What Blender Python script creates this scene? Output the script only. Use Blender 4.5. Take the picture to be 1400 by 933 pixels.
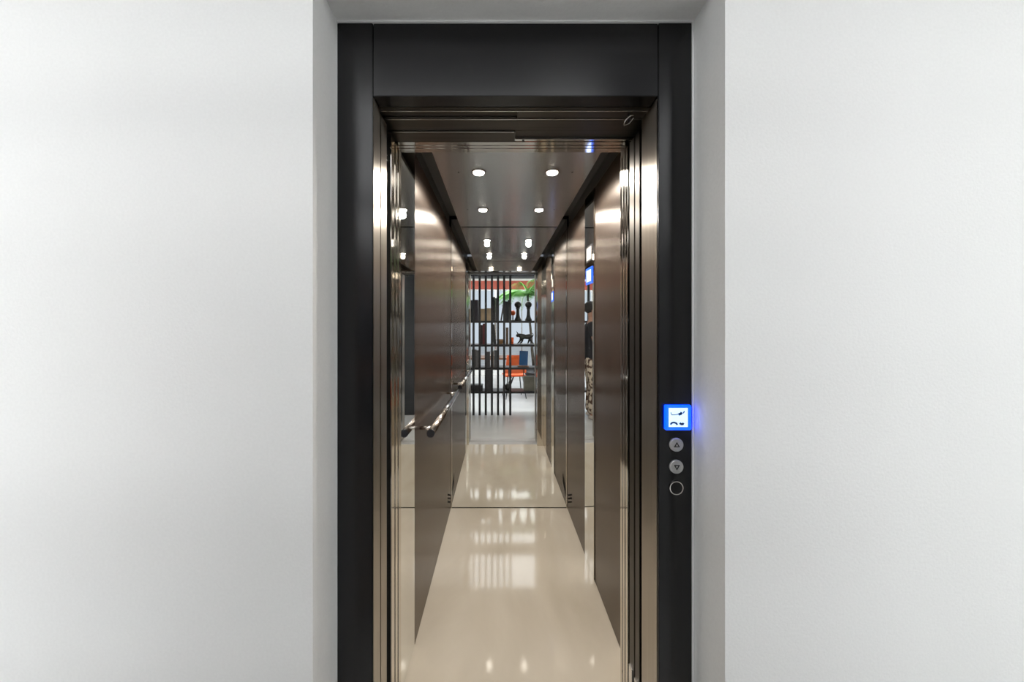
import bpy, bmesh, math, random
from mathutils import Vector, Matrix
for o in list(bpy.data.objects): bpy.data.objects.remove(o)
S = bpy.context.scene
C = S.collection
random.seed(4)
R = math.radians

# ------------------------------------------------------------------ camera, world, light, exposure
F = 460.0            # focal length in pixels of the 1400x933 frame
H = 1.4              # camera height
cd = bpy.data.cameras.new('camera'); cam = bpy.data.objects.new('camera', cd); C.objects.link(cam)
cam.location = (0, 0, H); cam.rotation_euler = (R(90), 0, 0)
cd.sensor_width = 36; cd.lens = F / 1400 * 36
cd.shift_x = (700 - 682) / 1400; cd.shift_y = -(466.5 - 447) / 1400
cd.clip_start = 0.01
S.camera = cam
w = bpy.data.worlds.new('sky'); S.world = w; w.use_nodes = True
bg = w.node_tree.nodes['Background']; bg.inputs[0].default_value = (0.78, 0.88, 1.0, 1); bg.inputs[1].default_value = .74
S.view_settings.view_transform = 'Standard'; S.view_settings.look = 'None'
S.view_settings.gamma = 1; S.view_settings.use_curve_mapping = False
S.view_settings.exposure = 0.18
cy = S.cycles
cy.use_denoising = True
cy.max_bounces = 14; cy.glossy_bounces = 12; cy.diffuse_bounces = 5; cy.transmission_bounces = 8
cy.sample_clamp_indirect = 6.0; cy.caustics_reflective = True; cy.blur_glossy = 0.6
FILL_PANEL = 4.6      # added fill panels on the room ceiling (emission strength)
SPOT_W = 18.0          # car downlights (watts)

# ------------------------------------------------------------------ materials
def mat(name, col, rough=.5, metal=0., spec=.5, emit=None, estr=0., aniso=0., tangent=None, coat=0., alpha=1., trans=0.):
    m = bpy.data.materials.new(name); m.use_nodes = True
    b = m.node_tree.nodes['Principled BSDF']
    b.inputs['Base Color'].default_value = (*col, 1); b.inputs['Roughness'].default_value = rough
    b.inputs['Metallic'].default_value = metal; b.inputs['Specular IOR Level'].default_value = spec
    b.inputs['Coat Weight'].default_value = coat; b.inputs['Coat Roughness'].default_value = .05
    b.inputs['Transmission Weight'].default_value = trans
    if emit: b.inputs['Emission Color'].default_value = (*emit, 1); b.inputs['Emission Strength'].default_value = estr
    if aniso:
        b.inputs['Anisotropic'].default_value = aniso
        if tangent:
            n = m.node_tree.nodes.new('ShaderNodeCombineXYZ')
            for i in range(3): n.inputs[i].default_value = tangent[i]
            m.node_tree.links.new(n.outputs[0], b.inputs['Tangent'])
    return m
def noise_col(m, c0, c1, scale=(5, 5, 5), detail=4, lo=.35, hi=.65, nscale=1., bump=0., dist=.002, rough=None, distort=0.):
    nt = m.node_tree; b = nt.nodes['Principled BSDF']
    tc = nt.nodes.new('ShaderNodeTexCoord'); mp = nt.nodes.new('ShaderNodeMapping'); mp.inputs['Scale'].default_value = scale
    n = nt.nodes.new('ShaderNodeTexNoise'); n.inputs['Scale'].default_value = nscale; n.inputs['Detail'].default_value = detail
    n.inputs['Distortion'].default_value = distort
    r = nt.nodes.new('ShaderNodeValToRGB'); r.color_ramp.elements[0].position = lo; r.color_ramp.elements[1].position = hi
    r.color_ramp.elements[0].color = (*c0, 1); r.color_ramp.elements[1].color = (*c1, 1)
    L = nt.links.new
    L(tc.outputs['Object'], mp.inputs[0]); L(mp.outputs[0], n.inputs['Vector']); L(n.outputs[0], r.inputs[0]); L(r.outputs[0], b.inputs['Base Color'])
    if bump:
        bp = nt.nodes.new('ShaderNodeBump'); bp.inputs['Strength'].default_value = bump; bp.inputs['Distance'].default_value = dist
        L(n.outputs[0], bp.inputs['Height']); L(bp.outputs[0], b.inputs['Normal'])
    if rough:
        mr = nt.nodes.new('ShaderNodeMapRange'); mr.inputs[3].default_value = rough[0]; mr.inputs[4].default_value = rough[1]
        L(n.outputs[0], mr.inputs[0]); L(mr.outputs[0], b.inputs['Roughness'])
    return m
M = {}
M['paint'] = noise_col(mat('textured_white_paint', (.8, .8, .79), .7, spec=.25), (.80, .80, .79), (.83, .83, .82), (1, 1, 1), 3, .3, .7, 150, bump=.35, dist=.0015)
M['paint_smooth'] = noise_col(mat('smooth_white_paint', (.8, .8, .8), .6), (.78, .78, .775), (.81, .81, .805), (3, 3, 3), 3, .3, .7, 1)
M['ceil'] = mat('ceiling_paint', (.85, .85, .85), .8)
M['caulk'] = mat('white_caulk', (.85, .85, .85), .5)
M['black'] = noise_col(mat('black_powder_coat', (.006, .006, .007), .33, spec=.42), (.0035, .0035, .0042), (.005, .005, .006), (300, 300, 300), 2, .3, .7, 1, rough=(.21, .27))
M['gap'] = mat('matt_black', (.004, .004, .004), .8, spec=.1)
M['steel'] = noise_col(mat('warm_brushed_steel', (.55, .5, .44), .33, 1, aniso=.85, tangent=(0, 1, 0)), (.40, .36, .31), (.50, .455, .395), (600, 600, 1.5), 2, .3, .7, 1)
M['dark_steel'] = noise_col(mat('dark_bronze_steel', (.14, .12, .10), .38, .9, aniso=.5, tangent=(0, 1, 0)), (.06, .052, .043), (.09, .078, .066), (2, 500, 500), 2, .3, .7, 1)
M['polish'] = mat('polished_steel', (.74, .70, .64), .07, 1)
M['chrome'] = mat('satin_chrome', (.72, .69, .66), .14, 1)
M['mirror'] = mat('mirror_silver', (.90, .91, .90), .0, 1)
M['brown'] = noise_col(mat('dark_brown_brushed_panel', (.06, .045, .035), .27, .2, spec=.5, aniso=.82, tangent=(0, 1, 0)), (.026, .0155, .0105), (.072, .045, .031), (1, 260, 2.2), 4, .3, .7, 1)
M['ceilsteel'] = noise_col(mat('brushed_ceiling_steel', (.4, .4, .4), .24, 1, aniso=.6, tangent=(0, 1, 0)), (.47, .465, .455), (.56, .555, .545), (400, 3, 3), 2, .3, .7, 1)
M['marble'] = mat('cream_polished_marble', (.6, .53, .43), .07, spec=.42)
noise_col(M['marble'], (.45, .395, .315), (.59, .535, .45), (1.5, .8, 1), 6, .30, .62, 1.2, distort=.7)
M['concrete'] = noise_col(mat('polished_pale_grey_floor', (.5, .5, .5), .16, spec=.5), (.48, .48, .47), (.62, .62, .605), (1, 1, 1), 5, .3, .7, 1.3)
M['alu'] = mat('aluminium', (.75, .74, .72), .25, 1)
M['lamp'] = mat('lamp_glass', (1, 1, 1), .3, emit=(1, .93, .82), estr=30)
M['fill_light'] = mat('fill_panel_emitter', (1, 1, 1), .4, emit=(.97, .985, 1), estr=FILL_PANEL)  # glow of the added fill panels
M['lcd'] = mat('lcd_face', (.6, .75, 1), .2, emit=(.62, .82, 1), estr=.85)
M['blue_bezel'] = mat('blue_lit_acrylic', (.02, .08, .6), .15, emit=(.0, .05, 1.), estr=2.8)
M['lcd_dim'] = mat('car_lcd_face', (.6, .75, 1), .2, emit=(.42, .66, 1), estr=.8)
M['bezel_dim'] = mat('car_blue_bezel', (.02, .08, .6), .15, emit=(.02, .10, .62), estr=.8)
M['blue_mark'] = mat('blue_print', (.02, .10, .35), .4)
M['button'] = noise_col(mat('satin_nickel', (.6, .6, .6), .35, .8), (.55, .55, .55), (.62, .62, .62), (200, 200, 200), 2, .3, .7, 1)
M['ink'] = mat('black_print', (.01, .01, .01), .5)
M['plate'] = mat('satin_rating_plate', (.5, .48, .45), .4, .3)
M['label'] = mat('pale_plate', (.75, .72, .68), .4)
M['brown'].node_tree.nodes['Principled BSDF'].inputs['Coat Roughness'].default_value = .14
M['brown'].node_tree.nodes['Principled BSDF'].inputs['IOR'].default_value = 1.9
M['brown'].node_tree.nodes['Principled BSDF'].inputs['Specular Tint'].default_value = (1, .93, .84, 1)
M['recess'] = mat('grey_recess_metal', (.13, .12, .11), .45, .3)
M['sill_alu'] = mat('worn_aluminium', (.62, .61, .6), .5, .4)
M['rail_cap'] = mat('dark_cap', (.06, .06, .07), .25, .8)
M['shelf_black'] = noise_col(mat('black_lacquered_wood', (.012, .012, .014), .4), (.010, .010, .012), (.016, .016, .018), (2, 2, 60), 3, .3, .7, 1)
M['coral'] = mat('coral_paint', (.42, .085, .055), .6)
M['glass'] = mat('window_glass', (1, 1, 1), .0, trans=1.0); M['glass'].node_tree.nodes['Principled BSDF'].inputs['IOR'].default_value = 1.05
M['orange'] = mat('orange_plastic', (.75, .12, .02), .4)
M['dark_metal'] = mat('dark_metal', (.03, .03, .032), .4, .6)
M['bronze'] = noise_col(mat('dark_bronze', (.03, .028, .025), .35, .5), (.02, .02, .018), (.045, .045, .04), (20, 20, 20), 3, .3, .7, 1)
M['leaf'] = noise_col(mat('palm_leaf', (.1, .3, .05), .45), (.06, .22, .03), (.16, .42, .07), (9, 9, 9), 2, .3, .7, 1)
M['bark'] = noise_col(mat('palm_bark', (.06, .05, .04), .8), (.03, .028, .022), (.08, .065, .05), (8, 8, 40), 3, .3, .7, 1)
M['soil'] = noise_col(mat('soil', (.05, .03, .02), .9), (.03, .02, .012), (.07, .045, .03), (40, 40, 40), 3, .3, .7, 1)
M['pave'] = noise_col(mat('pale_paving', (.6, .6, .58), .8), (.5, .5, .48), (.65, .64, .62), (2, 2, 2), 3, .3, .7, 1)
M['wood'] = noise_col(mat('brown_wood', (.16, .08, .045), .4), (.11, .055, .03), (.2, .105, .06), (2, 30, 30), 4, .3, .7, 1)

# ------------------------------------------------------------------ mesh helpers
ORG = {}
def thing(name, label, cat, loc=(0, 0, 0), rz=0, group=None, kind=None):
    o = bpy.data.objects.new(name, None); C.objects.link(o); o.location = loc; o.rotation_euler = (0, 0, rz)
    o.empty_display_size = .05
    if label: o['label'] = label
    if cat: o['category'] = cat
    if group: o['group'] = group
    if kind: o['kind'] = kind
    return o
def origin(o):      # where an (unrotated) parent chain stands
    v = Vector((0, 0, 0))
    while o: v += Vector(o.location); o = o.parent
    return v
def obj(name, bm, m, parent=None, local=False, smooth=False, label=None, cat=None, group=None, kind=None, loc=None):
    """bm is in world coordinates unless local=True"""
    me = bpy.data.meshes.new(name)
    bmesh.ops.recalc_face_normals(bm, faces=bm.faces)
    if parent and not local: bmesh.ops.translate(bm, verts=bm.verts, vec=-origin(parent))
    if loc and not parent:
        bmesh.ops.translate(bm, verts=bm.verts, vec=-Vector(loc))
    bm.to_mesh(me); bm.free()
    for mm in (m if isinstance(m, (list, tuple)) else [m]): me.materials.append(M[mm] if isinstance(mm, str) else mm)
    if smooth:
        for p in me.polygons: p.use_smooth = True
    o = bpy.data.objects.new(name, me); C.objects.link(o); o.parent = parent
    if loc and not parent: o.location = loc
    if label: o['label'] = label
    if cat: o['category'] = cat
    if group: o['group'] = group
    if kind: o['kind'] = kind
    return o
def bx(bm, x0, x1, y0, y1, z0, z1, bev=0, mi=0, mtx=None):
    r = bmesh.ops.create_cube(bm, size=1)
    for v in r['verts']:
        v.co = Vector(((x0 + x1) / 2 + v.co.x * (x1 - x0), (y0 + y1) / 2 + v.co.y * (y1 - y0), (z0 + z1) / 2 + v.co.z * (z1 - z0)))
    vs = r['verts']
    fs = list({f for v in vs for f in v.link_faces})
    for f in fs: f.material_index = mi
    if bev:
        es = list({e for v in vs for e in v.link_edges})
        g = bmesh.ops.bevel(bm, geom=es, offset=bev, segments=2, affect='EDGES')
        vs = list({v for f in g['faces'] for v in f.verts} | {v for v in vs if v.is_valid})
    if mtx: bmesh.ops.transform(bm, matrix=mtx, verts=[v for v in vs if v.is_valid])
    return bm
def box(name, x0, x1, y0, y1, z0, z1, m, parent=None, bev=0, **k):
    return obj(name, bx(bmesh.new(), x0, x1, y0, y1, z0, z1, bev), m, parent, **k)
def tube(bm, pts, r, n=12, cap=True):
    pts = [Vector(p) for p in pts]; rs = r if isinstance(r, (list, tuple)) else [r] * len(pts)
    rings = []
    up = None
    for i, p in enumerate(pts):
        d = (pts[min(i + 1, len(pts) - 1)] - pts[max(i - 1, 0)]).normalized()
        if up is None or abs(d.dot(up)) > .95: up = Vector((0, 0, 1)) if abs(d.z) < .9 else Vector((1, 0, 0))
        a = d.cross(up).normalized(); b = a.cross(d).normalized(); up = b
        rings.append([bm.verts.new(p + rs[i] * (a * math.cos(2 * math.pi * k / n) + b * math.sin(2 * math.pi * k / n))) for k in range(n)])
    for A, B in zip(rings, rings[1:]):
        for k in range(n): bm.faces.new((A[k], A[(k + 1) % n], B[(k + 1) % n], B[k]))
    if cap: bm.faces.new(rings[0][::-1]); bm.faces.new(rings[-1])
    return bm
def lathe(bm, prof, n=20, c=(0, 0, 0)):
    rings = [[bm.verts.new((c[0] + r * math.cos(2 * math.pi * k / n), c[1] + r * math.sin(2 * math.pi * k / n), c[2] + z)) for k in range(n)] for r, z in prof]
    for A, B in zip(rings, rings[1:]):
        for k in range(n): bm.faces.new((A[k], A[(k + 1) % n], B[(k + 1) % n], B[k]))
    bm.faces.new(rings[0][::-1]); bm.faces.new(rings[-1])
    return bm
def ball(bm, c, r, s=(1, 1, 1), n=16):
    g = bmesh.ops.create_uvsphere(bm, u_segments=n, v_segments=n // 2, radius=r)
    for v in g['verts']: v.co = Vector(c) + Vector((v.co.x * s[0], v.co.y * s[1], v.co.z * s[2]))
    return bm
def disc_y(bm, x, z, y0, y1, r, n=32, bev=0):     # short cylinder along y
    return tube(bm, [(x, y0, z), (x, y1, z)], r, n)
def ring_y(bm, x, z, y0, y1, r0, r1, n=40):
    V = {}
    for k in range(n):
        a = 2 * math.pi * k / n; c, s = math.cos(a), math.sin(a)
        for i, (r, y) in enumerate(((r0, y0), (r1, y0), (r1, y1), (r0, y1))): V[k, i] = bm.verts.new((x + r * c, y, z + r * s))
    for k in range(n):
        for i in range(4): bm.faces.new((V[k, i], V[(k + 1) % n, i], V[(k + 1) % n, (i + 1) % 4], V[k, (i + 1) % 4]))
    return bm
def smooth_mod(o, lv=2):
    o.modifiers.new('sub', 'SUBSURF').levels = lv; o.modifiers['sub'].render_levels = lv
    for p in o.data.polygons: p.use_smooth = True
def skin(name, verts, edges, radii, m, parent=None, lv=2, label=None, root=0, cat=None):
    me = bpy.data.meshes.new(name); me.from_pydata([Vector(v) for v in verts], edges, []); me.materials.append(M[m] if isinstance(m, str) else m)
    o = bpy.data.objects.new(name, me); C.objects.link(o); o.parent = parent
    md = o.modifiers.new('skin', 'SKIN'); md.use_smooth_shade = True; md.branch_smoothing = .6
    for i, r in enumerate(radii):
        sv = me.skin_vertices[0].data[i]; sv.radius = r if isinstance(r, tuple) else (r, r); sv.use_root = (i == root)
    s = o.modifiers.new('sub', 'SUBSURF'); s.levels = lv; s.render_levels = lv
    if label: o['label'] = label
    if cat: o['category'] = cat
    return o

# ------------------------------------------------------------------ key planes (metres; y runs into the lift)
YW, YF = .82, .95                 # landing wall face, lift door frame face
FL, FR, FT = -.4564, .545, 2.259  # frame outer
OL, OR, OT = -.355, .45, 2.053    # clear opening
WL, WR = -.369, .527              # car side walls
YC, YM = 1.25, 2.6                # car inner front, rear mirror
ZC = 2.17                         # car ceiling
RX0, RX1, RY0, RZ = -3.2, 3.0, -4.6, 2.95   # landing room

# ------------------------------------------------------------------ landing room shell
def holed_wall(x0, x1, y0, y1, z0, z1, hx0, hx1, hz1, hx0f=None, hx1f=None, hz1f=None):
    """wall slab with a door-like hole; the front edge of the hole may differ slightly"""
    bm = bmesh.new()
    f = [bm.verts.new(p) for p in ((x0, y0, z0), (hx0f or hx0, y0, z0), (hx0f or hx0, y0, hz1f or hz1), (hx1f or hx1, y0, hz1f or hz1), (hx1f or hx1, y0, z0), (x1, y0, z0), (x1, y0, z1), (x0, y0, z1))]
    b = [bm.verts.new(p) for p in ((x0, y1, z0), (hx0, y1, z0), (hx0, y1, hz1), (hx1, y1, hz1), (hx1, y1, z0), (x1, y1, z0), (x1, y1, z1), (x0, y1, z1))]
    for q in (f, b):
        bm.faces.new((q[0], q[1], q[2], q[7])); bm.faces.new((q[7], q[2], q[3], q[6])); bm.faces.new((q[3], q[4], q[5], q[6]))
    for i in range(8): bm.faces.new((f[i], f[(i + 1) % 8], b[(i + 1) % 8], b[i]))
    return bm
box('floor', RX0 - .2, RX1 + .2, RY0 - .2, 1.0, -.1, 0, 'concrete', kind='structure')
box('ceiling', RX0 - .2, RX1 + .2, RY0 - .2, 1.1, RZ, RZ + .1, 'ceil', kind='structure')
obj('wall_front', holed_wall(RX0, RX1, YW, 1.07, 0, RZ, FL - .004, FR + .004, FT + .004, -.4535, .5515, FT + .004), 'paint', kind='structure')
box('wall_left', RX0 - .15, RX0, RY0, 1.07, 0, RZ, 'paint_smooth', kind='structure')
box('wall_right', RX1, RX1 + .15, RY0, 1.07, 0, RZ, 'paint_smooth', kind='structure')
# rear wall: low sill, coral lintel band, glazing between
bw = thing('wall_back', None, None, (0, RY0, 0), kind='structure')
WZ0, WZ1 = .12, 2.5
box('lintel', RX0, RX1, RY0 - .2, RY0, 2.74, RZ, 'paint_smooth', bw)
box('coral_band', RX0, RX1, RY0 - .2, RY0 + .01, WZ1, 2.74, 'coral', bw)
box('kerb', RX0, RX1, RY0 - .2, RY0, 0, WZ0, 'paint_smooth', bw)
nwin = 4; ww = (RX1 - RX0) / nwin
for i in range(nwin):
    a = RX0 + i * ww; b = a + ww
    wnd = thing('window_%d' % (i + 1), None, None, ((a + b) / 2, RY0 - .1, WZ0), kind='structure')
    bm = bmesh.new(); t = .03
    for (p, q, r, s) in ((a, a + t, WZ0, WZ1), (b - t, b, WZ0, WZ1), (a + t, b - t, WZ0, WZ0 + t), (a + t, b - t, WZ1 - t, WZ1)): bx(bm, p, q, RY0 - .13, RY0 - .07, r, s)
    obj('window_frame', bm, 'alu', wnd)
    box('mullion', (a + b) / 2 - .015, (a + b) / 2 + .015, RY0 - .12, RY0 - .08, WZ0 + t, WZ1 - t, 'alu', wnd)
    for p, q in ((a + t, (a + b) / 2 - .015), ((a + b) / 2 + .015, b - t)):
        box('pane', p, q, RY0 - .104, RY0 - .098, WZ0 + t, WZ1 - t, 'glass', wnd)
box('pavement', -14, 14, -24, RY0 - .2, -.12, -.02, 'pave', kind='structure')
# unseen fill light panels, added on the landing room ceiling to brighten the wall
PX, PY = (-2.1, -.1, 1.9), (-1.1, -2.95)
wx, wy = ('left', 'middle', 'right'), ('over the slatted shelving', 'over the desk')
for j, y in enumerate(PY):
    for i, x in enumerate(PX):
        t = thing('fill_light_panel', 'unseen added fill light panel %s, %s' % (wy[j], wx[i]), 'light', (x, y, RZ - .03), group='added room fill panels')
        bm = bmesh.new(); s = .95; u = .74
        for a in ((x - s, x + s, y - u, y - u + .02), (x - s, x + s, y + u - .02, y + u), (x - s, x - s + .02, y - u + .02, y + u - .02), (x + s - .02, x + s, y - u + .02, y + u - .02)): bx(bm, *a, RZ - .03, RZ)
        obj('frame', bm, 'alu', t)
        box('diffuser', x - s + .02, x + s - .02, y - u + .02, y + u - .02, RZ - .024, RZ - .004, 'fill_light', t)

# ------------------------------------------------------------------ lift door surround (black frame)
fr = thing('lift_door_frame', 'black steel lift door frame set into the white wall', 'door frame', ((FL + FR) / 2, YF, 0))
g = .0012
box('stile', FL, OL - g, YF, 1.0, 0, FT, 'black', fr, .0015)
box('stile', OR + g, FR, YF, 1.0, 0, FT, 'black', fr, .0015)
box('head_panel', OL, OR, YF + .0015, 1.0, OT, FT, 'black', fr, .0015)
bm = bmesh.new()
for a in ((FL - .004, FL, 0, FT + .004), (FR, FR + .004, 0, FT + .004), (FL, FR, FT, FT + .004)): bx(bm, a[0], a[1], YF - .003, YF + .02, a[2], a[3])
obj('sealant', bm, 'caulk', fr, label='thin white sealant bead around the black frame')

# call station on the right stile
cs = thing('call_display', 'small square display glowing blue on the right black stile', 'display', (.502, YF, 1.11))
X0, X1, Z0, Z1 = .4655, .5375, 1.111, 1.1805
box('bezel', X0, X1, YF - .012, YF, Z0, Z1, 'blue_bezel', cs, .002, label='blue glowing acrylic bezel')
sc = box('screen', .4735, .5265, YF - .0128, YF - .0115, 1.1205, 1.1735, 'lcd', cs, label='pale lit screen')
bm = bmesh.new(); yy0, yy1 = YF - .0134, YF - .0128
def dp(u, v): return (.4735 + (u - 215) / 455 * .053, 1.1735 - (v - 215) / 500 * .053)
def stroke(bm, pts, wd):
    P = [Vector((*dp(u, v), 0)) for u, v in pts]
    for a, b in zip(P, P[1:]):
        d = (b - a).normalized(); n = Vector((-d.y, d.x, 0)) * wd * .72; a2, b2 = a - d * wd * .2, b + d * wd * .2
        q = [bm.verts.new((p.x, yy0, p.y)) for p in (a2 + n, b2 + n, b2 - n, a2 - n)]; bm.faces.new(q)
        q = [bm.verts.new((p.x, yy1, p.y)) for p in (a2 + n, b2 + n, b2 - n, a2 - n)]; bm.faces.new(q[::-1])
stroke(bm, [(260, 330), (285, 395), (370, 390), (440, 375), (490, 355)], .0014)
stroke(bm, [(455, 385), (500, 365), (520, 335)], .005)
stroke(bm, [(560, 350), (585, 295)], .0022)
stroke(bm, [(255, 645), (285, 605), (335, 592), (385, 610), (415, 650)], .0034)
stroke(bm, [(480, 610), (505, 640), (545, 640), (562, 612)], .0042)
obj('symbol', bm, 'blue_mark', sc, label='dark blue display segments')
BR = .0192
for zc, nm in ((1.0675, 'up'), (1.0056, 'down')):
    t = thing('call_button', 'round silver call button with an %s' % ('upward triangle, below the display' if nm == 'up' else 'inverted triangle pointing down'), 'button', (.4998, YF, zc), group='lift call buttons')
    bm = bmesh.new(); tube(bm, [(.4998, YF, zc), (.4998, YF - .004, zc), (.4998, YF - .0055, zc)], [BR, BR, BR - .0015], 40)
    obj('cap', bm, 'button', t)
    bm = bmesh.new(); sgn = 1 if nm == 'up' else -1
    tri = [Vector((.4998 + a, 0, zc + sgn * b)) for a, b in ((-.0085, -.0058), (.0085, -.0058), (0, .0088))]; cen = sum(tri, Vector()) / 3
    o_ = [bm.verts.new((p.x, YF - .0062, p.z)) for p in tri]; i_ = [bm.verts.new((q.x, YF - .0062, q.z)) for q in [cen + (p - cen) * .5 for p in tri]]
    for k in range(3): bm.faces.new((o_[k], o_[(k + 1) % 3], i_[(k + 1) % 3], i_[k]))
    e = bmesh.ops.extrude_face_region(bm, geom=bm.faces[:]); bmesh.ops.translate(bm, verts=[v for v in e['geom'] if isinstance(v, bmesh.types.BMVert)], vec=(0, .0008, 0))
    obj('arrow', bm, 'ink', t, label='black outlined triangle')
t = thing('key_switch', 'round black key switch with a silver rim, lowest on the stile', 'switch', (.4998, YF, .9457))
bm = bmesh.new(); ring_y(bm, .4998, .9457, YF - .004, YF, BR - .0022, BR); obj('rim', bm, 'chrome', t)
bm = bmesh.new(); disc_y(bm, .4998, .9457, YF - .002, YF, BR - .0022); obj('face', bm, 'black', t)

# ------------------------------------------------------------------ jambs and door gear between frame and car
jl = thing('door_jamb', 'brushed steel door jamb strips on the left of the lift opening', 'door jamb', (OL, 1.0, 0), group='lift door jambs')
box('jamb_strip', OL - .03, OL, 1.0 - .048, 1.008, 0, OT - .002, 'steel', jl, .001)
box('jamb_strip', OL - .03, OL, 1.012, 1.066, 0, OT - .012, 'steel', jl, .001)
box('shadow_gap', OL - .05, OL - .012, 1.066, 1.112, 0, OT, 'gap', jl)
for y0, y1 in ((1.112, 1.146), (1.154, 1.182), (1.190, 1.224)):
    box('door_edge', OL - .035, OL, y0, y1, 0, OT - .02, 'polish', jl, .002)
for y_, z_ in ((1.10, 2.005), (1.10, 1.955), (1.105, 1.942)):
    bm = bmesh.new(); ball(bm, (OL - .011, y_ - .012, z_), .004); obj('screw', bm, 'chrome', jl, smooth=True)
jr = thing('door_jamb', 'brushed steel jamb and dark door edges on the right of the lift opening', 'door jamb', (OR, 1.0, 0), group='lift door jambs')
box('jamb_strip', OR, OR + .03, 1.0 - .042, 1.061, 0, OT - .002, 'steel', jr, .001)
box('shadow_gap', OR + .01, OR + .04, 1.061, 1.075, 0, OT, 'gap', jr)
box('door_leaf', OR, OR + .04, 1.075, 1.112, .02, OT - .02, 'dark_steel', jr, .002)
box('door_leaf', OR, OR + .04, 1.118, 1.160, .02, OT - .02, 'dark_steel', jr, .002)
for y0, y1 in ((1.176, 1.196), (1.202, 1.222), (1.228, 1.248)):
    box('door_edge', OR, OR + .04, y0, y1, 0, OT - .02, 'polish', jr, .002)
for y0, y1 in ((1.082, 1.104), (1.124, 1.150)):
    box('guide_shoe', OR - .006, OR, y0, y1, .02, .25, 'alu', jr, .001)
lk = thing('door_lock_hook', 'small bright steel lock ring under the head panel corner', 'lock', (OR - .05, 1.03, OT - .02))
bm = bmesh.new()
pts = [(OR - .052 + .014 * math.cos(a), 1.03 + .012 * math.sin(a), 2.033 + .010 * math.cos(a + .6)) for a in [i * math.pi / 9 for i in range(17)]]
tube(bm, pts, .0022, 8); obj('ring', bm, 'chrome', lk, smooth=True)
bm = bmesh.new(); tube(bm, [(OR - .052, 1.03, 2.05), (OR - .052, 1.03, 2.028)], .004, 10); obj('pin', bm, 'dark_metal', lk, smooth=True)
# header: stepped rails above the opening
hd = thing('door_header', 'dark stepped lift door header with sliding tracks above the opening', 'door header', (0, 1.0, OT))
e0, e1 = OL - .03, OR + .03
xs = .055
box('rail', e0, e1, 1.0, 1.013, OT - .001, OT + .12, 'dark_steel', hd, .001)
box('rail', e0, xs + .002, 1.016, 1.052, OT + .006, OT + .12, 'dark_steel', hd, .001)
box('rail', xs + .002, e1, 1.014, 1.052, OT - .001, OT + .12, 'dark_steel', hd, .001)
box('track', e0, e1, 1.054, 1.122, OT + .002, OT + .12, 'dark_steel', hd, .001)
box('door_leaf_top', e0, xs, 1.124, 1.186, OT - .001, OT + .12, 'dark_steel', hd, .001)
box('track', xs + .001, e1, 1.124, 1.164, OT + .004, OT + .12, 'dark_steel', hd, .001)
box('track', xs + .001, e1, 1.167, 1.186, OT + .001, OT + .12, 'polish', hd, .001)
for y0, y1 in ((1.188, 1.210), (1.213, 1.230), (1.233, 1.252)):
    box('lintel_strip', e0, e1, y0, y1, OT, ZC + .02, 'polish', hd, .0015)
for x0, x1, y_ in ((e0, e1, 1.0132), (e0, xs, 1.0535), (xs + .003, e1, 1.0530), (e0, xs - .004, 1.1225), (xs + .002, e1, 1.1650)):
    box('highlight_lip', x0 + .03 * (x0 == e0), x1 - .03 * (x1 == e1), y_, y_ + .002, OT - .0035, OT + .008, 'alu', hd)  # bright lips added to draw highlight lines along the step edges
bm = bmesh.new(); tube(bm, [(xs + .03, 1.175, OT + .003), (xs + .03, 1.175, OT - .004)], .004, 10); obj('bolt', bm, 'dark_metal', hd)
# sills
for y0, y1, lab in ((1.0, 1.085, 'grooved aluminium landing sill in front of the car'), (1.095, 1.2, 'grooved aluminium car sill at the marble floor edge')):
    t = thing('door_sill', lab, 'sill', (0, (y0 + y1) / 2, 0), group='lift door sills')
    bm = bmesh.new(); n = 5; d = (y1 - y0) / n
    for i in range(n): bx(bm, OL - .05, OR + .05, y0 + i * d + .002, y0 + (i + 1) * d - .002, -.02, 0)
    obj('ridge_plate', bm, 'sill_alu', t)
    box('sill_body', OL - .05, OR + .05, y0, y1, -.06, -.008, 'dark_metal', t)

# ------------------------------------------------------------------ lift car
car = thing('lift_car', 'lift car lined with brown brushed panels, mirrors and cream marble floor', 'elevator', ((WL + WR) / 2, (YC + YM) / 2, -.06))
box('floor_slab', WL - .03, WR + .03, 1.2, YM - .006, -.05, 0, 'marble', car, label='polished cream marble floor')
box('base_plate', WL - .05, WR + .05, 1.2, YM + .05, -.09, -.05, 'gap', car)
box('rear_mirror', WL, WR, YM, YM + .006, .004, ZC + .06, 'mirror', car, label='full-height rear wall mirror')
box('mirror_backing', WL - .05, WR + .05, YM + .007, YM + .04, -.05, 2.3, 'gap', car)
box('side_mirror', WL - .008, WL, YC - .02, 1.474, .002, ZC - .003, 'mirror', car, label='narrow mirror strip beside the left door edge')
box('wall_panel', WL - .012, WL, 1.478, YM - .014, .002, ZC - .005, 'brown', car, .0012, label='dark brown brushed wall panel carrying the handrail')
box('wall_panel', WR, WR + .012, YC + .004, 1.452, .002, ZC - .005, 'polish', car, .0012)
box('wall_panel', WR, WR + .012, 1.456, 1.846, .002, ZC - .005, 'brown', car, .0012, label='dark brown brushed wall panel')
box('wall_panel', WR, WR + .012, 2.03, YM - .014, .002, ZC - .005, 'brown', car, .0012, label='dark brown brushed wall panel')
for x0, x1 in ((WL - .004, WL + .006), (WR - .006, WR + .004)):
    box('corner_trim', x0, x1, YM - .012, YM - .001, .002, ZC - .005, 'polish', car, .001)
box('outer_wall', WL - .05, WL - .014, 1.1, YM + .02, -.02, 2.3, 'recess', car)
box('outer_wall', WR + .014, WR + .05, 1.1, YM + .02, -.02, 2.3, 'recess', car)
box('front_return', OR + .002, WR + .012, 1.205, YC, 0, ZC + .04, 'polish', car, .001)
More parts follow.
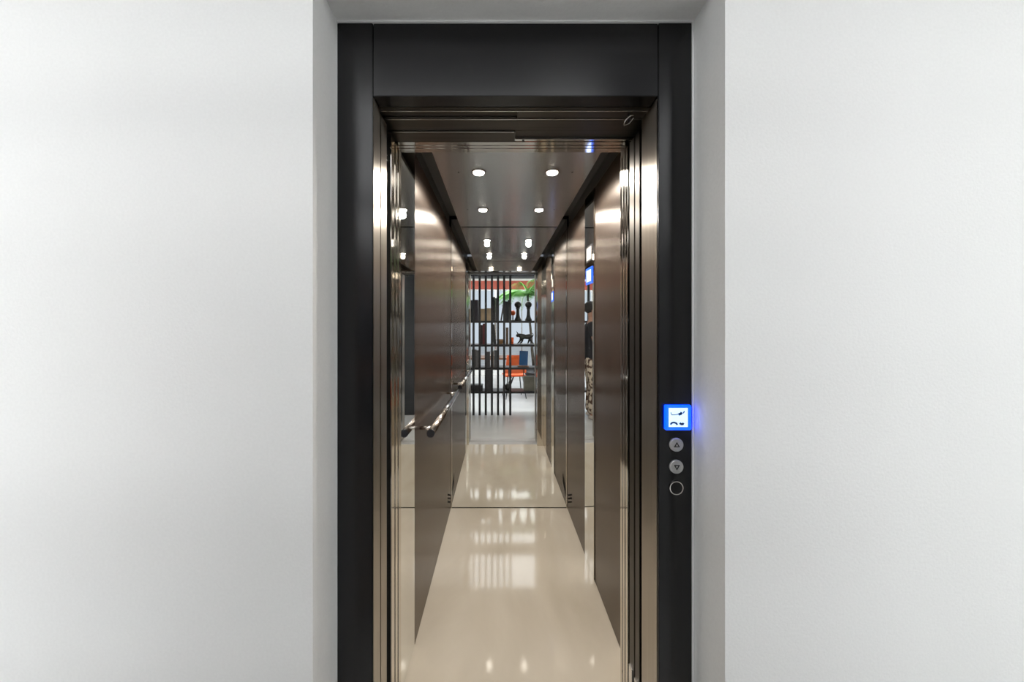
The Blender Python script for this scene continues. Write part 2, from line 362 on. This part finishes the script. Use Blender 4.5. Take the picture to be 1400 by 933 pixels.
box('front_transom', WL, WR, 1.2535, YC + .012, OT + .001, ZC + .05, 'polish', car, .001)
box('roof', WL - .05, WR + .05, 1.2, YM + .04, 2.26, 2.3, 'recess', car)
box('ceiling_panel', -.295, .452, YC + .02, YM - .012, ZC, ZC + .02, 'ceilsteel', car, .001, label='suspended brushed steel ceiling panel')
for sx in (WL, WR):      # louvre slots near the rear corners
    for k in range(3):
        bm = bmesh.new(); s = .0015
        yb, zb = 2.495, .10 + k * .026
        bx(bm, -s, s, -.075, .075, -.0055, .0055, mtx=Matrix.Translation((sx, yb, zb)) @ Matrix.Rotation(R(-28), 4, 'X'))
        obj('vent_slot', bm, 'gap', car)
# ceiling downlights
names = (('front left', -.1, 1.676), ('front right', .266, 1.676), ('rear left', -.105, 2.21), ('rear right', .264, 2.21))
for nm, x, y in names:
    t = thing('downlight', 'round recessed downlight in the car ceiling, %s' % nm, 'light', (x, y, ZC), group='lift car downlights')
    bm = bmesh.new(); n = 28
    lathe(bm, [(.036, 0), (.037, -.004), (.030, -.005), (.028, -.001)], n, (x, y, ZC)); obj('trim_ring', bm, 'chrome', t, smooth=True)
    bm = bmesh.new(); lathe(bm, [(.026, -.001), (.026, -.006), (.015, -.0085), (.002, -.009)], n, (x, y, ZC)); obj('lens', bm, 'lamp', t, smooth=True)
    bm = bmesh.new(); ball(bm, (x - .1 if x < 0 else x + .1, y, ZC), .005, (1, 1, .4), 8); obj('panel_screw', bm, 'dark_metal', t)
    ld = bpy.data.lights.new('downlight_lamp', 'SPOT'); ld.energy = SPOT_W; ld.color = (1, .92, .82); ld.spot_size = R(166); ld.spot_blend = .45; ld.shadow_soft_size = .022
    lo = bpy.data.objects.new('downlight_lamp', ld); C.objects.link(lo); lo.parent = t; lo.location = (0, 0, -.036)
# handrail
hz, hx = .916, -.309
hr = thing('handrail', 'chrome tubular handrail on the left brown panel of the car', 'handrail', (WL, 2.0, hz))
bm = bmesh.new(); tube(bm, [(hx, 1.530, hz), (hx, 2.50, hz)], .0175, 28); obj('rail', bm, 'chrome', hr, smooth=False)
for p in hr.children[0].data.polygons: p.use_smooth = len(p.vertices) == 4
for y0, y1 in ((1.522, 1.53), (2.50, 2.508)):
    bm = bmesh.new(); tube(bm, [(hx, y0, hz), (hx, y1, hz)], .0182, 28); obj('end_cap', bm, 'rail_cap', hr, label='dark round end cap')
for y in (1.575, 2.40):
    bm = bmesh.new(); tube(bm, [(hx, y, hz + .010), (WL, y, hz + .010)], .008, 16); obj('bracket', bm, 'chrome', hr, smooth=True)
# car operating panel: polished column, face turned slightly to the entrance
y0, y1, xa, xb = 1.850, 2.026, WR - .002, WR - .0094
cop = thing('control_panel', 'tall mirror-polished control column with blue display between right brown panels', 'control panel', (WR, 1.94, 0))
bm = bmesh.new()
q = [(xa, y0), (xb, y1), (WR + .012, y1), (WR + .012, y0)]
lo_ = [bm.verts.new((x, y, .002)) for x, y in q]; hi_ = [bm.verts.new((x, y, ZC - .005)) for x, y in q]
bm.faces.new(lo_[::-1]); bm.faces.new(hi_)
for k in range(4): bm.faces.new((lo_[k], lo_[(k + 1) % 4], hi_[(k + 1) % 4], hi_[k]))
obj('column', bm, 'mirror', cop)
ang = math.atan2(xa - xb, y1 - y0)
def on_cop(bm, u0, u1, z0, z1, d0, d1, bev=0):   # u along the face 0..1
    L = math.hypot(xa - xb, y1 - y0)
    T = Matrix.Translation((xa, y0, 0)) @ Matrix.Rotation(ang, 4, 'Z')
    return bx(bm, -d1, -d0, u0 * L, u1 * L, z0, z1, bev, mtx=T)
obj('edge_strip', on_cop(bmesh.new(), -.03, .0, .002, ZC - .005, 0, .004), 'polish', cop)
f_ = obj('rating_plate', on_cop(bmesh.new(), .26, .76, 1.785, 1.858, 0, .003, .001), 'plate', cop, label='pale rating plate')
obj('plate_frame', on_cop(bmesh.new(), .2, .82, 1.776, 1.868, 0, .0015), 'rail_cap', f_)
dsp = obj('display_bezel', on_cop(bmesh.new(), .16, .82, 1.645, 1.74, 0, .004, .001), 'bezel_dim', cop, label='blue lit display bezel')
obj('display_screen', on_cop(bmesh.new(), .27, .71, 1.66, 1.725, .004, .005), 'lcd_dim', dsp, label='pale blue screen')

# ------------------------------------------------------------------ slatted shelving behind the viewer
SY0, SY1 = -.13, -.42
sh = thing('shelving_unit', 'black open shelving with vertical slats standing on the pale grey floor', 'shelving', (-.2, -.27, 0))
SX0, SX1 = -1.35, 1.0
SZ = (.355, .735, 1.10, 1.48)
for z in SZ + (.02 + 2.2,): box('shelf_board', SX0, SX1, SY1, SY0 - .016, z - .017, z + .017, 'shelf_black', sh, .001)
for x in (SX0, SX1 - .03): box('upright', x, x + .03, SY1, SY0, 0, RZ - .001, 'shelf_black', sh, .001)
box('end_panel', .60, SX1 - .03, SY0 - .02, SY0, 0, RZ - .001, 'shelf_black', sh, .001, label='solid black end panel')
for k in range(10):
    x = .181 - k * .0968
    box('slat', x - .017, x + .017, SY0 - .015, SY0 + .02, .0, RZ - .001, 'shelf_black', sh, .001)
YS = -.27
def px2x(px, D=5.47): return (px - 682) * D / F
# books: (pixel left, right, shelf, height, colour, colour word, lean)
def book(px0, px1, si, h, col, word, place, lean=0, dep=.17):
    x0, x1 = px2x(px0), px2x(px1); w_ = max(x1 - x0, .018); zb = SZ[si] + .0172
    m = mat(word.replace(' ', '_') + '_cover', col, .6); noise_col(m, tuple(c * .85 for c in col), tuple(min(1, c * 1.15) for c in col), (30, 30, 30), 2)
    c = .0025
    bm = bmesh.new()
    bx(bm, -w_ / 2, -w_ / 2 + c, -dep / 2, dep / 2, 0, h); bx(bm, w_ / 2 - c, w_ / 2, -dep / 2, dep / 2, 0, h)
    bx(bm, -w_ / 2 + c, w_ / 2 - c, dep / 2 - c, dep / 2, 0, h)
    t = thing('book', '%s book %s' % (word, place), 'book', ((x0 + x1) / 2, YS, zb + abs(math.sin(R(lean))) * w_ / 2), group='books on the slatted shelving')
    t.rotation_euler = (0, R(lean), 0)
    obj('cover', bm, m, t, local=True)
    obj('page_block', bx(bmesh.new(), -w_ / 2 + c, w_ / 2 - c, -dep / 2 + .004, dep / 2 - c, .004, h - .004), 'label', t, local=True)
G1, G2, G3 = (.05, .05, .06), (.09, .09, .10), (.03, .032, .036)
book(640, 646, 3, .33, G1, 'charcoal', 'at the far left of the top shelf')
book(648.5, 654, 3, .335, (.06, .055, .07), 'plum-grey', 'second from the left on the top shelf')
book(674, 677, 3, .38, G3, 'tallest black', 'in the middle of the top shelf')
book(677.3, 681, 3, .36, G2, 'slate grey', 'beside the tallest black book')
book(684, 686, 3, .33, (.07, .065, .06), 'thin tilted grey', 'leaning on the top shelf', 9)
book(690.5, 694, 3, .31, (.035, .04, .05), 'blue-black', 'right of the leaning thin book')
book(694.3, 698.5, 3, .33, (.05, .055, .06), 'graphite', 'beside the orange globe')
book(657, 660, 2, .31, (.03, .015, .018), 'black-brown', 'at the left of the bull shelf')
book(660.3, 664, 2, .335, (.13, .02, .025), 'maroon', 'left of the middle on the bull shelf')
book(674.5, 678.5, 2, .32, G3, 'leaning charcoal', 'in the middle of the bull shelf', -5)
book(691.5, 695, 2, .27, (.13, .09, .065), 'brown', 'near the orange cup')
for i, (a, b_, h) in enumerate(((645.5, 650.5, .28), (651, 656.5, .27), (664.5, 670, .25), (671, 675, .26), (675.5, 680.5, .27))):
    book(a, b_, 1, h, ((.10, .10, .105), (.14, .14, .145), (.06, .06, .065), (.16, .12, .09), (.085, .09, .10))[i], ('dark grey', 'pale grey', 'near-black', 'tan', 'steel grey')[i], ('at the left end of the third shelf', 'second from left, third shelf', 'third from left, third shelf', 'fourth from left, third shelf', 'fifth from left, third shelf')[i])
book(664, 672.5, 0, .34, (.05, .05, .055), 'wide soot-black', 'standing on the lowest shelf', 0, .2)
# cream boxes
def sbox(name, label, cat, px0, px1, si, h, col, lid=None, dep=.18, group=None):
    x0, x1 = px2x(px0), px2x(px1); zb = SZ[si] + .0172
    t = thing(name, label, cat, ((x0 + x1) / 2, YS, zb), group=group)
    m = mat(name + '_card', col, .6); noise_col(m, tuple(c * .9 for c in col), tuple(min(1, c * 1.08) for c in col), (25, 25, 25), 2)
    w_ = x1 - x0
    obj('body', bx(bmesh.new(), -w_ / 2, w_ / 2, -dep / 2, dep / 2, 0, h * .78, .003), m, t, local=True)
    obj('lid', bx(bmesh.new(), -w_ / 2 - .003, w_ / 2 + .003, -dep / 2 - .003, dep / 2 + .003, h * .78, h, .003), m, t, local=True)
sbox('storage_box', 'cream card box on the top shelf, left of its twin', 'box', 657.5, 664, 3, .19, (.62, .47, .30), group='cream boxes')
sbox('storage_box', 'cream card box on the top shelf beside the tallest book', 'box', 665, 671.5, 3, .20, (.64, .50, .33), group='cream boxes')
sbox('storage_box', 'olive grey box at the right of the lowest shelf', 'box', 716, 730.5, 0, .22, (.10, .095, .075))
sbox('storage_box', 'low black box at the left of the lowest shelf', 'box', 643.5, 660, 0, .09, (.03, .03, .032))
# pawn sculptures
for i, px in enumerate((708, 722.5)):
    x = px2x(px); zb = SZ[3] + .0172
    t = thing('pawn_sculpture', 'dark chess pawn sculpture, %s of the pair on the top shelf' % ('left' if i == 0 else 'right'), 'sculpture', (x, YS, zb), group='pawn sculptures')
    bm = bmesh.new(); lathe(bm, [(.055, 0), (.056, .02), (.048, .035), (.036, .06), (.028, .10), (.025, .16), (.025, .19), (.036, .2), (.036, .208), (.022, .215)], 24); obj('body', bm, 'bronze', t, local=True, smooth=True)
    bm = bmesh.new(); ball(bm, (0, 0, .262), .056, n=24); obj('head', bm, 'bronze', t, local=True, smooth=True)
# small globe and cup
t = thing('desk_globe', 'small orange globe on a stand between books and pawns', 'globe', (px2x(701.5), YS - .1, SZ[3] + .0172))
bm = bmesh.new(); lathe(bm, [(.04, 0), (.042, .01), (.012, .02), (.009, .09)], 16); obj('stand', bm, 'bronze', t, local=True)
bm = bmesh.new(); ball(bm, (0, 0, .132), .045, n=20); obj('sphere', bm, 'orange', t, local=True, smooth=True)
t = thing('cup', 'orange cup beside the bull figure', 'cup', (px2x(700.3), YS, SZ[2] + .0172))
bm = bmesh.new(); lathe(bm, [(.016, 0), (.02, .004), (.026, .11), (.023, .11), (.017, .012), (.001, .011)], 20); obj('body', bm, 'orange', t, local=True, smooth=True)
t = thing('bowl', 'tan shallow bowl on the bull shelf between books', 'bowl', (px2x(684.5), YS, SZ[2] + .0172))
mb = mat('tan_ceramic', (.32, .19, .10), .4)
bm = bmesh.new(); lathe(bm, [(.03, 0), (.032, .006), (.06, .05), (.072, .075), (.068, .075), (.055, .05), (.001, .012)], 24); obj('body', bm, mb, t, local=True, smooth=True)
bm = bmesh.new(); lathe(bm, [(.069, .073), (.0725, .078), (.069, .079), (.066, .076)], 24); obj('rim', bm, 'wood', t, local=True)
t = thing('vase', 'round dark vase on the lowest shelf behind the last slats', 'vase', (px2x(694.5), YS, SZ[0] + .0172))
bm = bmesh.new(); lathe(bm, [(.03, 0), (.05, .02), (.06, .05), (.05, .08), (.028, .095), (.03, .105), (.022, .1)], 24); obj('body', bm, 'bronze', t, local=True, smooth=True)
# blue tablet on a wooden stand
t = thing('tablet', 'blue framed tablet propped on a wooden stand on the third shelf', 'tablet', (px2x(715.5), YS - .02, SZ[1] + .0172))
mbl = mat('deep_blue_screen', (.008, .07, .20), .25)
obj('panel', bx(bmesh.new(), -.07, .07, -.006, .006, .018, .255, .003, mtx=Matrix.Rotation(R(8), 4, 'X') @ Matrix.Rotation(R(3), 4, 'Y')), mbl, t, local=True)
obj('stand', bx(bmesh.new(), -.095, .085, -.05, .09, 0, .016, .003), 'wood', t, local=True)
# bull figurine
t = thing('bull_figurine', 'dark bronze charging bull figurine on the second shelf', 'figurine', (px2x(718.5), YS, SZ[2] + .0172))
V = [(.03, 0, .118), (-.01, 0, .122), (-.055, 0, .132), (-.098, 0, .146), (-.128, 0, .146), (-.152, 0, .122),     # spine, hump, neck, muzzle
     (.07, 0, .124), (.102, 0, .118),                                                                            # rump
     (-.075, .03, .085), (-.095, .03, .048), (-.125, .03, .018), (-.134, .03, .008), (-.05, -.03, .08), (-.05, -.03, .042), (-.085, -.03, .014), (-.094, -.03, .008),
     (.09, .028, .082), (.085, .03, .045), (.12, .03, .018), (.128, .03, .008), (.075, -.028, .08), (.055, -.03, .045), (.042, -.03, .016), (.034, -.03, .008),
     (.128, 0, .145), (.122, 0, .172), (.10, 0, .176)]
E = [(0, 1), (1, 2), (2, 3), (3, 4), (4, 5), (0, 6), (6, 7), (2, 8), (8, 9), (9, 10), (10, 11), (2, 12), (12, 13), (13, 14), (14, 15), (6, 16), (16, 17), (17, 18), (18, 19), (6, 20), (20, 21), (21, 22), (22, 23), (7, 24), (24, 25), (25, 26)]
rad = [.047, .049, .056, .046, .033, .021, .047, .034, .026, .015, .010, .011, .026, .015, .010, .011, .028, .015, .010, .011, .028, .015, .010, .011, .007, .005, .008]
skin('body', V, E, rad, 'bronze', t, 2)
for s in (-1, 1):
    bm = bmesh.new(); tube(bm, [(-.126, s * .018, .165), (-.128, s * .046, .178), (-.148, s * .052, .21)], [.009, .007, .001], 10); obj('horn', bm, 'bronze', t, local=True, smooth=True)

# ------------------------------------------------------------------ the room beyond the shelving
# desk
dk = thing('desk', 'long brown wooden desk on dark trestle legs behind the shelving', 'desk', (-.05, -2.15, 0))
obj('desk_top', bx(bmesh.new(), -.75, .55, -.36, .36, .715, .745, .004), 'wood', dk, local=True)
for sx in (-.55, .4):
    for sy in (-1, 1):
        bm = bmesh.new(); tube(bm, [(sx - .17, sy * .28, 0), (sx + .1, sy * .2, .715)], .016, 10); obj('leg', bm, 'dark_metal', dk, local=True)
def chair(loc, rz, label, m, group):
    t = thing('chair', label, 'chair', loc, rz, group)
    o = obj('seat', bx(bmesh.new(), -.21, .21, -.2, .2, .43, .46, .012), m, t, local=True)
    bm = bmesh.new(); n = 8; rows = []
    for j in range(5):
        z = .50 + j * .09; row = []
        for i in range(n + 1):
            a = -1 + 2 * i / n; row.append(bm.verts.new((a * (.21 - .004 * j), -.2 - .03 * j * .9 + .05 * a * a, z)))
        rows.append(row)
    for A, B in zip(rows, rows[1:]):
        for i in range(n): bm.faces.new((A[i], A[i + 1], B[i + 1], B[i]))
    e = bmesh.ops.extrude_face_region(bm, geom=bm.faces[:]); bmesh.ops.translate(bm, verts=[v for v in e['geom'] if isinstance(v, bmesh.types.BMVert)], vec=(0, -.014, 0))
    obj('backrest', bm, m, t, local=True, smooth=True)
    for s in (-1, 1):
        bm = bmesh.new(); tube(bm, [(s * .15, -.19, .44), (s * .15, -.225, .62)], .01, 8); obj('back_support', bm, 'dark_metal', t, local=True)
        for q_ in (-1, 1):
            bm = bmesh.new(); tube(bm, [(s * .15, q_ * .14, .43), (s * .2, q_ * .2, 0)], [.012, .008], 8); obj('leg', bm, 'dark_metal', t, local=True)
    return t
chair((.30, -1.5, 0), R(170), 'orange plastic chair with thin dark legs, seen beyond the shelving', 'orange', 'desk chairs')
chair((.80, -1.75, 0), R(150), 'dark metal chair at the right end of the desk', 'dark_metal', 'desk chairs')
t = thing('document_tray', 'small tan tray with papers on the desk', 'tray', (-.12, -2.05, .745))
obj('tray', bx(bmesh.new(), -.13, .13, -.1, .1, 0, .03, .004), 'wood', t, local=True)
obj('papers', bx(bmesh.new(), -.11, .11, -.085, .085, .03, .055), 'label', t, local=True)
# palm in a pot
t = thing('potted_palm', 'green palm with a slim leaning trunk in a dark pot', 'plant', (.86, -2.95, 0))
bm = bmesh.new(); lathe(bm, [(.16, 0), (.2, .02), (.24, .4), (.22, .4), (.21, .36), (.001, .355)], 28); obj('pot', bm, 'dark_metal', t, local=True, smooth=True)
bm = bmesh.new(); lathe(bm, [(.205, .34), (.205, .365), (.1, .372), (.001, .372)], 24); obj('soil', bm, 'soil', t, local=True)
top = Vector((-.16, 0, 2.16))
bm = bmesh.new(); tube(bm, [(0, 0, .36), (-.05, 0, .8), (-.09, .02, 1.3), (-.14, .01, 1.8), top], [.045, .035, .03, .026, .024], 12); obj('trunk', bm, 'bark', t, local=True, smooth=True)
for k in range(18):
    a = k * 2.4; L = .75 + .2 * random.random(); rise = .12 + .4 * random.random()
    d = Vector((math.cos(a), math.sin(a), 0)); side = Vector((-d.y, d.x, 0)); bm = bmesh.new()
    pts = [top + d * L * s + Vector((0, 0, rise * math.sin(s * 2.6) - .42 * s * s)) for s in [i / 9 for i in range(10)]]
    tube(bm, pts, [.008 - .0006 * i for i in range(10)], 5)
    for i in range(1, 24):
        s = i / 24 * 8.99; j = int(s); p = pts[j].lerp(pts[j + 1], s - j); ll = .26 * math.sin(math.pi * (i / 24) ** .7) + .04
        for sg in (-1, 1):
            tip = p + side * sg * ll * .85 + d * ll * .5 - Vector((0, 0, ll * .35)); mid = p.lerp(tip, .45) + Vector((0, 0, .012)); wv = d * .02
            q = [bm.verts.new(c) for c in (p - wv * .4, p + wv * .4, mid + wv, tip, mid - wv)]; bm.faces.new(q)
    obj('frond', bm, 'leaf', t, local=True)

# ------------------------------------------------------------------ person standing left of the viewpoint
pr = thing('person', 'person in black T-shirt and patterned brown trousers standing by the shelving', 'person', (-.635, .14, 0), R(80))
M['skin'] = noise_col(mat('skin', (.45, .24, .16), .5), (.42, .22, .145), (.48, .265, .18), (20, 20, 20), 2)
M['shirt'] = mat('black_cotton', (.012, .012, .015), .85)
M['trouser'] = noise_col(mat('patterned_cotton', (.3, .2, .15), .85), (.07, .035, .022), (.55, .46, .36), (22, 22, 16), 1, .46, .54, 1)
M['hair'] = noise_col(mat('dark_hair', (.015, .012, .01), .6), (.010, .008, .007), (.03, .022, .018), (80, 80, 10), 2)
M['shoe'] = mat('pale_shoe', (.5, .44, .38), .6)
# body: pelvis, spine, neck, head; arms bent with a phone held in front; +y is forward
V = []; E = []; rd = []
def jv(p, r, prev=None):
    V.append(p); rd.append(r); i = len(V) - 1
    if prev is not None: E.append((prev, i))
    return i
pel = jv((0, 0, .95), (.115, .085)); wa = jv((0, .005, 1.10), (.13, .09), pel); ch = jv((0, 0, 1.30), (.15, .10), wa); nb = jv((0, -.01, 1.45), (.075, .07), ch)
nk = jv((0, .005, 1.52), .05, nb); hd1 = jv((0, .02, 1.60), (.066, .08), nk); hd2 = jv((0, .012, 1.68), (.074, .088), hd1); hd3 = jv((0, .005, 1.735), (.05, .06), hd2)
HANDS = []
for s in (-1, 1):
    shd = jv((s * .17, -.01, 1.41), .055, nb); el = jv((s * .205, .03, 1.13), .04, shd); wr = jv((s * .07, .26, 1.22), .026, el); pm = jv((s * .045, .31, 1.25), (.03, .016), wr)
    HANDS.append((s, pm))
    hp = jv((s * .085, 0, .86), .062, pel); kn = jv((s * .10, .015, .49), .048, hp); an = jv((s * .105, -.02, .09), .037, kn); ft = jv((s * .115, .07, .04), (.04, .03), an); to = jv((s * .12, .15, .03), (.036, .022), ft)
body = skin('body', V, E, rd, 'skin', pr, 2)
for s, pm in HANDS:
    b0 = Vector(V[pm]); V2 = [tuple(b0)]; E2 = []; r2 = [.02]
    for f in range(4):
        L = (.06, .072, .067, .052)[f]; o0 = b0 + Vector((s * .002, .028, .024 - .017 * f)); pv = 0
        for c_, rr in ((o0, .0095), (o0 + Vector((-s * .012, L * .5, .004)), .0085), (o0 + Vector((-s * (.02 + L * .35), L * .62, .006)), .0075)):
            V2.append(tuple(c_)); r2.append(rr); E2.append((pv, len(V2) - 1)); pv = len(V2) - 1
    pv = 0
    for c_, rr in ((b0 + Vector((-s * .012, -.006, .035)), .011), (b0 + Vector((-s * .025, .022, .05)), .009), (b0 + Vector((-s * .032, .045, .052)), .008)):
        V2.append(tuple(c_)); r2.append(rr); E2.append((pv, len(V2) - 1)); pv = len(V2) - 1
    skin('hand', V2, E2, r2, 'skin', pr, 1)
def sub(idx, m, name, extra=.012, lab=None):
    mp_ = {i: k for k, i in enumerate(idx)}
    skin(name, [V[i] for i in idx], [(mp_[a], mp_[b]) for a, b in E if a in mp_ and b in mp_], [((rd[i][0] + extra, rd[i][1] + extra) if isinstance(rd[i], tuple) else rd[i] + extra) for i in idx], m, pr, 2, lab)
def garment(name, verts, edges, radii, m, lab): skin(name, verts, edges, radii, m, pr, 2, lab)
garment('shirt', [(0, 0, .86), (0, .003, .98), V[wa], V[ch], V[nb], V[8], (V[8][0] * 1.15, .012, 1.24), V[17], (V[17][0] * 1.15, .012, 1.24)],
        [(0, 1), (1, 2), (2, 3), (3, 4), (4, 5), (5, 6), (4, 7), (7, 8)], [(.172, .128), (.168, .124), (.15, .108), (.17, .118), (.09, .085), .07, .06, .07, .06], 'shirt', 'black T-shirt')
garment('trousers', [(0, 0, 1.04), (0, 0, .95), V[12], V[13], (V[14][0], V[14][1], .075), V[21], V[22], (V[23][0], V[23][1], .075)],
        [(0, 1), (1, 2), (2, 3), (3, 4), (1, 5), (5, 6), (6, 7)], [(.145, .105), (.165, .125), .105, .078, .062, .105, .078, .062], 'trouser', 'brown and cream patterned trousers')
for s, b_ in ((-1, 12), (1, 21)):
    bm = bmesh.new(); ball(bm, (s * .116, .06, .045), .06, (.8, 2.1, .72), 20)
    obj('shoe', bm, 'shoe', pr, local=True, smooth=True)
bm = bmesh.new(); ball(bm, (0, -.012, 1.695), .098, (.92, 1.05, 1.0), 24)
for v in bm.verts:
    if v.co.y > .05 and v.co.z < 1.735: v.co.y = .04; 
obj('hair', bm, 'hair', pr, local=True, smooth=True)
bm = bmesh.new(); ball(bm, (0, .108, 1.625), .014, (1, 1.2, 1.5), 10); obj('nose', bm, 'skin', pr, local=True, smooth=True)
for s in (-1, 1):
    bm = bmesh.new(); ball(bm, (s * .03, .094, 1.655), .011, (1.2, .6, .7), 10); obj('eye', bm, 'ink', pr, local=True, smooth=True)
    bm = bmesh.new(); ball(bm, (s * .076, .01, 1.635), .022, (.4, .8, 1.3), 10); obj('ear', bm, 'skin', pr, local=True, smooth=True)
ml = mat('lips', (.35, .12, .1), .5)
bm = bmesh.new(); ball(bm, (0, .092, 1.583), .02, (1.2, .4, .35), 10); obj('mouth', bm, ml, pr, local=True, smooth=True)
ph = thing('phone', 'black phone held up in both hands', 'phone', (-.635, .14, 0), R(80))
obj('case', bx(bmesh.new(), -.04, .04, .345, .354, 1.22, 1.37, .003), 'dark_metal', ph, local=True)
obj('phone_screen', bx(bmesh.new(), -.036, .036, .3435, .3448, 1.228, 1.362), mbl, ph, local=True)
